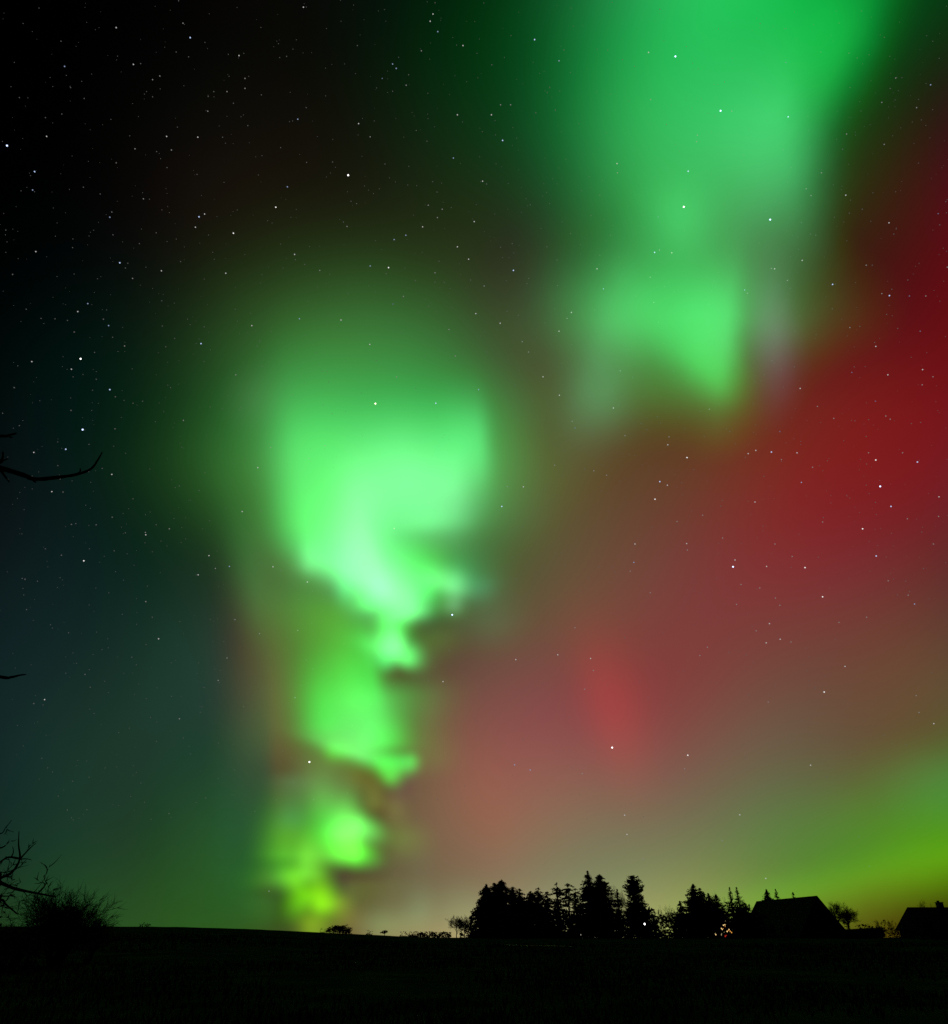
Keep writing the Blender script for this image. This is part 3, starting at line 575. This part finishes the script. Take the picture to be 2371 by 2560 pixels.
conifer(1824, 2219, 125, 34, 'left one of two slim spruces above the lit garden tree', 22, power=1.0, gap=.22, leaf=.42, dens=1.3, droop=.1)
conifer(1841.5, 2219, 124, 40, 'right one of two slim spruces above the lit garden tree', 23, power=1.05, gap=.3, leaf=.42, dens=1.3, droop=.0)
conifer(1862, 2258, 122, 46, 'low conifer filling the space between slim spruces and house', 24, power=.7, leaf=.5, dens=1.2)
conifer(1916, 2224, 160, 46, 'dense spruce rising behind the left end of the big roof', 25, power=.8, leaf=.6, dens=1.4)
conifer(1939, 2223, 160, 34, 'slender spruce with spiky whorls behind the big roof', 26, power=1.0, gap=.2, leaf=.5, droop=.0)
conifer(1982.5, 2231, 162, 40, 'small spruce tip peeping over the middle of the big roof', 27, power=.9, leaf=.5)
# bare trees among and beyond them
bare_tree(1540, 2207, 140, 30, 'pale bare tree with fuzzy twigs between the spruces and the flat-topped pine', 31, .3, 4, 6)
bare_tree(1568, 2232, 142, 24, 'smaller bare tree showing under the flat-topped pine', 32, .25, 4, 6)
bare_tree(1652, 2262, 138, 22, 'low bare tree at the left of the dip in the shelter belt', 33, .2, 4, 5)
bare_tree(1676, 2259, 138, 18, 'low bare tree at the right of the dip in the shelter belt', 34, .2, 4, 5)
bare_tree(1783, 2226, 138, 32, 'bare tree whose fuzzy top shows above the small conifers', 35, .3, 4, 6)
bare_tree(1805, 2240, 140, 20, 'bare tree just left of the two slim spruces', 36, .3, 4, 5)
bare_tree(1880, 2260, 135, 18, 'faint bare tree in the notch left of the big roof', 37, .2, 4, 5)
bare_tree(1300, 2222, 138, 26, 'bare tree with blurred top behind the low left conifers', 38, .3, 4, 5)
bare_tree(1143, 2286, 132, 26, 'round-crowned bare tree standing alone left of the shelter belt', 39, .18, 4, 7, limbs=7)
bare_tree(1162, 2284, 131, 18, 'bare tree touching the leftmost conifer', 40, .18, 4, 6)
bare_tree(2082, 2249, 118, 20, 'left one of two round-crowned bare trees beside the big roof', 41, .35, 4, 7, limbs=6, thick=1.2)
bare_tree(2108, 2251, 119, 30, 'larger right one of two round-crowned bare trees beside the big roof', 42, .3, 4, 7, limbs=7, thick=1.6)
bare_tree(2296, 2246, 170, 16, 'twiggy bare tree top above the left part of the right roof', 43, .45, 4, 4)
bare_tree(2330, 2256, 168, 8, 'thin bare sapling above the right roof beside the chimney', 44, .5, 3, 3)
# bushes and hedges
rag = lambda t: .9+.35*noise.noise(Vector((t*9, 5, 1)))
bush(1175, 1640, 2268, 124, 'dark leafy undergrowth running along the foot of the shelter belt', 50, .7, 2.2, 'hedge', 'hedge', rag, 'hedges')
bush(1278, 1462, 2246, 133, 'tall dark thicket filling the gaps behind the low left conifers', 70, .6, 1.6, 'hedge', 'hedge', rag, 'hedges')
bush(1752, 1868, 2254, 133, 'tall dark thicket behind the two slim spruces', 71, .6, 1.6, 'hedge', 'hedge', rag, 'hedges')
bush(1625, 1705, 2281, 123, 'low dark hedge in the dip of the shelter belt', 51, .5, 2.2, 'hedge', 'hedge', rag, 'hedges')
bush(1680, 1900, 2272, 127, 'dark leafy undergrowth behind the lit garden tree', 52, .7, 2.2, 'hedge', 'hedge', rag, 'hedges')
bush(2125, 2175, 2298, 116, 'small bush at the right foot of the bare trees', 53, .4, .9, profile=lambda t: max(.3, 1-(t-.3)**2))
bush(2176, 2240, 2300, 118, 'twiggy green bush between the shed and the right house', 54, .35, .8, profile=lambda t: max(.35, 1-(t*t)))
bush(2095, 2122, 2296, 115, 'dense dark shrub under the larger round-crowned bare tree', 55, .4, 1.0)
bare_tree(2195, 2297, 119, 24, 'sparse upright shrub sticking up out of the twiggy green bush', 56, .1, 4, 5, name='shrub')
bare_tree(2225, 2296, 119, 14, 'thin upright saplings against the left slope of the right roof', 57, .1, 4, 4, name='shrub')
bare_tree(852, 2310, 150, 27, 'wide round bare tree alone on the skyline right of the aurora foot', 58, .30, 4, 6, name='bare_tree', limbs=9, thick=1.4, spread=1.3)
bush(819, 878, 2313, 149, 'dense clump at the left foot of the wide round tree', 59, .42, 2.2, profile=lambda t: max(.25, 1-(t*t))**.5*(1-.25*t))
bare_tree(963, 2324, 150, 11, 'tiny round-headed tree on a short stem on the skyline', 60, .3, 4, 6)
bush(914, 932, 2333, 150, 'faint tiny bush on the skyline between the wide round tree and the tiny tree', 61, .25, .4)
bush(800, 815, 2330, 150, 'faint tiny bush on the skyline left of the wide round tree', 62, .25, .3)
bush(350, 378, 2308, 150, 'small hump of a bush on the skyline at the left', 63, .3, .6)
bush(1000, 1022, 2340, 146, 'low bump of bush at the lowest point of the skyline', 64, .3, .6)
bush(1022, 1045, 2338, 144, 'low bush left of the squat bush group', 65, .3, 1.6)
bush(1042, 1072, 2332, 142, 'squat round bush left of the lone bare tree', 66, .35, 1.8)
bush(1073, 1100, 2327, 138, 'taller ragged bush left of the lone bare tree', 67, .35, 1.5, profile=lambda t: max(.3, 1-(t+.4)**2))
bush(1098, 1128, 2328, 136, 'ragged bush at the foot of the lone bare tree', 68, .35, 1.4)
bush(1150, 1182, 2303, 130, 'dense bush between the lone bare tree and the leftmost conifer', 69, .5, 1.0)
# ------------------------------------------------------------------ houses
def box(vs, fs, x0, x1, y0, y1, z0, z1):
    n = len(vs); vs += [Vector((x, y, z)) for z in (z0, z1) for x, y in ((x0, y0), (x1, y0), (x1, y1), (x0, y1))]
    for f in ((0, 3, 2, 1), (4, 5, 6, 7), (0, 1, 5, 4), (1, 2, 6, 5), (2, 3, 7, 6), (3, 0, 4, 7)): fs.append(tuple(n+i for i in f))
def boxo(name, m, par, *a):
    vs = []; fs = []; box(vs, fs, *a); return mesh(name, vs, fs, m, par)
def window(par, x, y, z, w, h, side):
    """side: 's' wall facing -y at y, 'e' wall facing +x at x"""
    vs = []; fs = []; t = .07
    if side == 's':
        for a in ((x-w/2, x-w/2+t, z, z+h), (x+w/2-t, x+w/2, z, z+h), (x-w/2+t, x+w/2-t, z, z+t), (x-w/2+t, x+w/2-t, z+h-t, z+h), (x-t/2, x+t/2, z+t, z+h-t)): box(vs, fs, a[0], a[1], y-.06, y-.003, a[2], a[3])
        f = mesh('window', vs, fs, M_WOOD, par); boxo('pane', M_GLASS, f, x-w/2+t, x+w/2-t, y-.03, y-.006, z+t, z+h-t)
    else:
        for a in ((y-w/2, y-w/2+t, z, z+h), (y+w/2-t, y+w/2, z, z+h), (y-w/2+t, y+w/2-t, z, z+t), (y-w/2+t, y+w/2-t, z+h-t, z+h), (y-t/2, y+t/2, z+t, z+h-t)): box(vs, fs, x+.003, x+.06, a[0], a[1], a[2], a[3])
        f = mesh('window', vs, fs, M_WOOD, par); boxo('pane', M_GLASS, f, x+.006, x+.03, y-w/2+t, y+w/2-t, z+t, z+h-t)
def slab(vs, fs, pts, th=.16):
    """pts: polygon of a roof plane, given thickness downwards"""
    n = len(vs); k = len(pts); vs += [Vector(p) for p in pts]+[Vector(p)-Vector((0, 0, th)) for p in pts]
    fs.append(tuple(range(n, n+k))); fs.append(tuple(range(n+2*k-1, n+k-1, -1)))
    for i in range(k): fs.append((n+i, n+k+i, n+k+(i+1) % k, n+(i+1) % k))
# big gable-roofed house, ridge running away to the left
R2 = at(2038.5, 2239.5, 120); R1 = at(1893, 2253, 136.2)
dv = Vector((R1.x-R2.x, R1.y-R2.y, 0)); LH = dv.length; ang = math.atan2(dv.y, dv.x)
gz = hz(R2.x, R2.y)-.1; RH = R2.z-gz; RH2 = R1.z-gz
hs = empty('farmhouse', (R2.x, R2.y, gz), ang)     # local +x runs along the ridge away from the near gable
tag(hs, 'big dark house with a steep gabled roof right of the shelter belt', 'house', None)
WH = 5.0; WD = 3.9; EV = RH-4.9; SL = (RH-EV)/WD
def wall_house(par, L, wd, ev, rh, rh2):
    vs = [Vector(p) for p in ((0, -wd, 0), (0, wd, 0), (0, wd, ev), (0, 0, rh), (0, -wd, ev), (L, -wd, 0), (L, wd, 0), (L, wd, ev), (L, 0, rh2), (L, -wd, ev))]
    fs = [(0, 4, 3, 2, 1), (5, 6, 7, 8, 9), (0, 5, 9, 4), (1, 2, 7, 6)]
    return mesh('wall', vs, fs, M_WALL, par)
wall_house(hs, LH-.5, WD, EV-.25, RH-.3, RH2-.3)
ov = .45
vs = []; fs = []
for s in (1, -1):
    e = s*(WD+ov); ez = EV-SL*ov
    slab(vs, fs, [(-ov, 0, RH), (-ov, e, ez), (LH+.2, e, ez+(RH2-RH)), (LH+.2, 0, RH2)][::s])
mesh('roof', vs, fs, M_TILE, hs)
for i, x in enumerate((3, 7, 12)):
    for zz in (.9,):
        # windows on the long wall facing the field (local +y)
        pass
def lw(par, x, y, z, w, h):    # window on the local +y wall
    vs = []; fs = []; t = .07
    for a in ((x-w/2, x-w/2+t, z, z+h), (x+w/2-t, x+w/2, z, z+h), (x-w/2+t, x+w/2-t, z, z+t), (x-w/2+t, x+w/2-t, z+h-t, z+h), (x-t/2, x+t/2, z+t, z+h-t)): box(vs, fs, a[0], a[1], y+.003, y+.06, a[2], a[3])
    f = mesh('window', vs, fs, M_WOOD, par); boxo('pane', M_GLASS, f, x-w/2+t, x+w/2-t, y+.006, y+.03, z+t, z+h-t)
for x in (2.5, 6.5, 12): lw(hs, x, WD, .85, 1.2, .95)
d = boxo('door', M_WOOD, hs, 9, 9.95, WD+.003, WD+.06, .05, EV-.35)
boxo('handle', M_METAL, d, 9.8, 9.88, WD+.063, WD+.1, .98, 1.04)
# right house with hipped roof
Y2 = 112
a = at(2268.5, 2268, Y2); g = hz(a.x, Y2)-.1; RHh = a.z-g; 
h2 = empty('hipped_house', (a.x, a.y, g)); tag(h2, 'dark low house with hipped roof and chimney cut by the right edge', 'house', None)
LR = 11.0; dp = 4.2; e = at(2238, 2324, Y2+dp); ez = e.z-g; k = a.x-e.x
boxo('wall', M_WALL, h2, -k+.35, LR+k-.35, -dp+.35, dp-.35, 0, ez+.1)
vs = []; fs = []
A_, B_ = (0, 0, RHh), (LR, 0, RHh); c1, c2, c3, c4 = (-k, -dp, ez), (LR+k, -dp, ez), (LR+k, dp, ez), (-k, dp, ez)
slab(vs, fs, [c1, c2, B_, A_]); slab(vs, fs, [c3, c4, A_, B_]); slab(vs, fs, [c4, c1, A_]); slab(vs, fs, [c2, c3, B_])
rf = mesh('roof', vs, fs, M_TILE, h2)
s2 = Y2/(ray(2350, 2268).y*F)
cx0 = (2345-2268.5)*s2; cx1 = (2357.5-2268.5)*s2
ch = boxo('chimney', M_WALL, rf, cx0, cx1, -.35, .35, RHh-.6, RHh+.52)
boxo('cap', M_TILE, ch, cx0-.05, cx1+.05, -.4, .4, RHh+.52, RHh+.6)
boxo('pot', M_WALL, ch, cx0+.1, cx0+.35, -.13, .13, RHh+.6, RHh+.78)
for x in (0, 4, 8): window(h2, x, -dp+.35, .9, 1.2, 1.1, 's')
dd = boxo('door', M_WOOD, h2, 1.6, 2.5, -dp+.28, -dp+.345, .05, 2.1); boxo('handle', M_METAL, dd, 2.35, 2.43, -dp+.24, -dp+.277, 1, 1.06)
# long low shed between the houses
p0 = at(2103, 2324.5, 121); p1 = at(2212, 2318.5, 119); g = hz((p0.x+p1.x)/2, 120)
sh = empty('shed', (p0.x, p0.y, g)); tag(sh, 'long low flat-roofed shed between the two houses', 'shed', None)
Ls = p1.x-p0.x; za = p0.z-g; zb = p1.z-g
vs = []; fs = []; slab(vs, fs, [(0, -1.9, za-.05), (Ls, -1.9, zb-.05), (Ls, 1.9, zb), (0, 1.9, za)], .12); mesh('roof', vs, fs, M_TILE, sh)
vs = []; fs = []; slab(vs, fs, [(.1, -1.7, za-.16), (Ls-.1, -1.7, zb-.16), (Ls-.1, 1.7, zb-.13), (.1, 1.7, za-.13)], za); mesh('wall', vs, fs, M_WOOD, sh)
dd = boxo('door', M_WOOD, sh, Ls*.5-.45, Ls*.5+.45, -1.76, -1.703, 0, min(za, zb)-.35); boxo('handle', M_METAL, dd, Ls*.5+.3, Ls*.5+.38, -1.8, -1.763, .7, .76)
# ------------------------------------------------------------------ lit garden tree and lamps
Yc = 112; g0 = at(1812, 2346, Yc); tp = at(1813, 2301, Yc); gx = hz(tp.x, Yc)
ct = empty('garden_tree', (tp.x, Yc, gx)); tag(ct, 'small conifer hung with warm and red garden lights below the two slim spruces', 'tree', None)
tv, tf, vs, fs = conifer_meshes(tp.z-gx, 1.25, 77, power=.8, leaf=.22, dens=2.2)
mesh('trunk', tv, tf, M_BARK, ct); mesh('crown', vs, fs, M_NEEDLE, ct)
LW = emat('bulb_glow_warm', (1, .42, .08), 1.0, True); LY = emat('bulb_glow_pale', (1, .66, .26), 1.35, True); LR_ = emat('bulb_glow_red', (1, .05, .03), .45, True); LD = emat('bulb_glow_dim', (.9, .7, .35), .45, True)
def ball(vs, fs, c, r, n=8, mrows=5, sx=1, sz=1):
    k0 = len(vs)
    for j in range(mrows+1):
        t = PI*j/mrows
        for i in range(n): p = 2*PI*i/n; vs.append(c+Vector((math.sin(t)*math.cos(p)*r*sx, math.sin(t)*math.sin(p)*r, math.cos(t)*r*sz)))
    for j in range(mrows):
        for i in range(n): q = k0+j*n; fs.append((q+i, q+n+i, q+n+(i+1) % n, q+(i+1) % n))
for px, py, m, r in ((1809, 2313, LY, 2.0), (1812.7, 2312, LY, 2.0), (1813.3, 2316, LW, 1.3), (1804, 2321, LY, 1.7), (1806, 2323.3, LY, 1.9), (1808.5, 2321.5, LW, 1.2), (1823, 2324, LY, 2.0), (1818.4, 2328.6, LY, 2.2), (1821, 2326.5, LW, 1.6), (1826, 2328.2, LW, 2.0), (1829.5, 2331.2, LW, 2.0),
                      (1813.6, 2340.5, LR_, 2.6), (1816, 2338.5, LR_, 1.7), (1804, 2337, LD, 1.9), (1804.5, 2334.5, LD, 1.4), (1790, 2336.6, LY, 1.9), (1788.5, 2334, LD, 1.6), (1814, 2302.6, LD, 1.0), (1811, 2330.5, LD, 1.0)):
    p = at(px, py, Yc-1.35)-Vector((tp.x, Yc, gx)); vs = []; fs = []; ball(vs, fs, p, r*.68*Yc/2065, sx=.8, sz=1.1); mesh('light_bulb', vs, fs, m, ct)
def lamp(px, py, Y, r, col, st, label, post=True):
    p = at(px, py, Y); g = hz(p.x, Y); o = empty('garden_lamp', (p.x, Y, g)); h = p.z-g
    vs = []; fs = []; tube(vs, fs, [Vector((0, .12, -.1)), Vector((0, .12, h*.6)), Vector((0, .12, h+.12))], [.035, .03, .025], 8); mesh('post', vs, fs, M_METAL, o)
    vs = []; fs = []; tube(vs, fs, [Vector((0, 0, h+r*1.15)), Vector((0, 0, h+r*1.9))], [r*.7, r*.2], 10); mesh('lamp_shade', vs, fs, M_METAL, o)
    vs = []; fs = []; ball(vs, fs, Vector((0, 0, h)), r, 10, 7, 1, 1.15); mesh('light_bulb', vs, fs, emat('lamp_glow', col, st, True), o)
    tag(o, label, 'lamp', 'garden lamps in front of the trees')
lamp(1612, 2310, 118, .115, (1, 1, 1), 3, 'bright white lamp shining like a point in front of the dark shelter belt')
lamp(1452.5, 2337, 116, .06, (1, .9, .75), .35, 'dim small lamp low at the foot of the tallest spruce')
# ------------------------------------------------------------------ near tree reaching in from the left, and the bare shrubs on the left
TY = 8.0
root = Vector((-7.3, 8.2, 0)); gz0 = hz(root.x, root.y)
nt_ = empty('bare_tree', (root.x, root.y, gz0)); tag(nt_, 'near bare tree outside the left edge whose dark knobbly branches reach into the sky', 'tree', None)
vs = []; fs = []; org = Vector((root.x, root.y, gz0))
tube(vs, fs, [Vector((0, 0, -.2)), Vector((.05, 0, 1.6)), Vector((-.1, .1, 3.6)), Vector((.1, 0, 6)), Vector((0, .2, 8.5))], [.30, .24, .20, .15, .06], 10); mesh('trunk', vs, fs, M_BARK, nt_, True)
rnd = random.Random(21)
S8 = TY/2065*1.0
def limb(pts, r0, r1, start=None, twigs=0, kn=True, tl=.35):
    vs = []; fs = []; P = []
    if start is not None: P.append(start)
    P += [at(px, py, Y)-org for px, py, Y in pts]
    # subdivide
    Q = []
    for i in range(len(P)-1):
        m = 4
        for j in range(m):
            t = j/m; p0 = P[max(i-1, 0)]; p1 = P[i]; p2 = P[i+1]; p3 = P[min(i+2, len(P)-1)]
            Q.append(.5*((2*p1)+(p2-p0)*t+(2*p0-5*p1+4*p2-p3)*t*t+(3*p1-p0-3*p2+p3)*t**3))
    Q.append(P[-1]); n = len(Q)
    rad = [(r0+(r1-r0)*i/(n-1))*.8*(1+(.22*rnd.random() if kn else 0)) for i in range(n)]
    tube(vs, fs, Q, rad, 7)
    for k in range(twigs):
        i = rnd.randrange(n//4, n-1); d = (Q[i+1]-Q[i]).normalized(); s = Vector((rnd.gauss(0, .6), rnd.gauss(0, .5), rnd.gauss(.3, 1))).normalized()
        branch(vs, fs, Q[i], d*.6+s, tl*rnd.uniform(.4, 1.1), rad[i]*.4, 1, rnd, .7, .05, 3, 4, .2)
    mesh('limb', vs, fs, M_BARK, nt_, True)
limb([(-150, 1130, 8), (0, 1170, 8), (60, 1188, 8), (88, 1198, 8), (140, 1194, 8), (192, 1186, 8), (228, 1172, 8), (245, 1150, 8), (256, 1130, 8)], .05, .008, Vector((0, .1, 4.6)), 0)
limb([(186, 1188, 8), (200, 1180, 8), (201, 1171, 8)], .016, .007)
limb([(80, 1196, 8), (86, 1203, 8), (90, 1206, 8)], .018, .008)
limb([(-20, 1165, 8), (5, 1150, 8), (8, 1130, 8)], .03, .010)
limb([(0, 1158, 8), (12, 1150, 8), (20, 1147, 8)], .016, .008)
limb([(0, 1172, 8), (14, 1192, 8), (24, 1205, 8)], .02, .008)
limb([(-140, 1080, 8), (0, 1090, 8), (22, 1088, 8), (42, 1083, 8)], .035, .012, Vector((0, .1, 5.1)))
limb([(22, 1090, 8), (28, 1094, 8), (32, 1093, 8)], .014, .007)
limb([(-160, 1660, 8), (0, 1692, 8), (28, 1693, 8), (50, 1688, 8), (66, 1686, 8)], .03, .006, Vector((.05, .1, 3.2)))
limb([(-60, 2180, 9), (0, 2206, 9), (40, 2222, 9), (98, 2234, 9), (140, 2242, 9)], .03, .008, Vector((0, 0, 1.9)), 7, tl=.30)
limb([(95, 2233, 9), (110, 2218, 9), (118, 2204, 9)], .012, .004, None, 3, tl=.15)
limb([(-60, 2230, 9), (0, 2196, 9), (30, 2181, 9), (50, 2148, 9), (47, 2112, 9), (48, 2078, 9)], .028, .004, Vector((0, 0, 1.7)), 4, tl=.2)
limb([(50, 2148, 9), (72, 2124, 9), (91, 2107, 9)], .012, .003, None, 2, tl=.12)
limb([(52, 2148, 9), (66, 2147, 9), (80, 2150, 9)], .008, .003)
limb([(50, 2147, 9), (22, 2143, 9), (0, 2155, 9), (-20, 2165, 9)], .013, .010, None, 3, tl=.15)
limb([(28, 2144, 9), (34, 2130, 9), (32, 2116, 9)], .010, .003)
limb([(-40, 2120, 9), (0, 2120, 9), (14, 2114, 9)], .014, .007, None, 2, tl=.12)
limb([(-60, 2250, 9), (0, 2248, 9), (16, 2262, 9), (44, 2285, 9)], .022, .007, Vector((0, 0, 1.5)), 5, tl=.25)
limb([(-60, 2090, 9), (0, 2085, 9), (14, 2070, 9), (30, 2050, 9)], .012, .003, Vector((0, 0, 2.2)), 2, tl=.18)
limb([(-40, 2240, 9), (0, 2240, 9), (24, 2240, 9), (38, 2236, 9)], .010, .003, None, 3, tl=.15)
def shrub(px, py, Y, hw, label, seed, stems, depth=3, nsub=4, r=.035):
    top = at(px, py, Y); g = hz(top.x, top.y); h = top.z-g; w = hw*Y/(ray(px, 2330).y*F)
    rnd = random.Random(seed); o = empty('bare_shrub', (top.x, top.y, g)); vs = []; fs = []
    RMIN[0] = .012*Y/42
    tv = []; tf = []
    for k in range(stems):
        a = 2*PI*k/stems+rnd.uniform(-.3, .3); el = rnd.uniform(.1, 1.0)
        d = Vector((math.cos(a)*el*w/h, math.sin(a)*el*w/h, 1)); b0 = Vector((math.cos(a)*.12*w, math.sin(a)*.12*w, -.05))
        if k < stems//3: tube(tv, tf, [b0, b0+d.normalized()*h*.2, b0+d.normalized()*h*.38], [r*1.6, r*1.3, r], 6)
        branch(vs, fs, b0, d, h*rnd.uniform(.5, .75), r, depth, rnd, .5, .02, nsub, 5, .12)
    zm = max(v.z for v in vs); xm = sorted(abs(v.x) for v in vs)[int(len(vs)*.985)]
    vs = [Vector((v.x*w/xm, v.y*w/xm, v.z*h/zm if v.z > 0 else v.z)) for v in vs]
    RMIN[0] = .006
    mesh('stems', tv, tf, M_BARK, o); mesh('twigs', vs, fs, M_TWIG, o); tag(o, label, 'shrub', 'bare shrubs at the left')
shrub(188, 2192, 42, 100, 'large fan-shaped bare shrub at the left end of the skyline', 5, 32, 3, 6, .04)
shrub(60, 2270, 38, 75, 'lower tangled bare shrub at the foot of the large fan-shaped one', 6, 18, 3, 4, .03)
shrub(250, 2255, 44, 50, 'small bare shrub right of the large fan-shaped one', 8, 14, 3, 4, .022)
bush(-30, 175, 2290, 40, 'leafy undergrowth beneath the bare shrubs at the left', 9, .22, .3, profile=lambda t: max(.3, .8-.4*t), group='undergrowth')
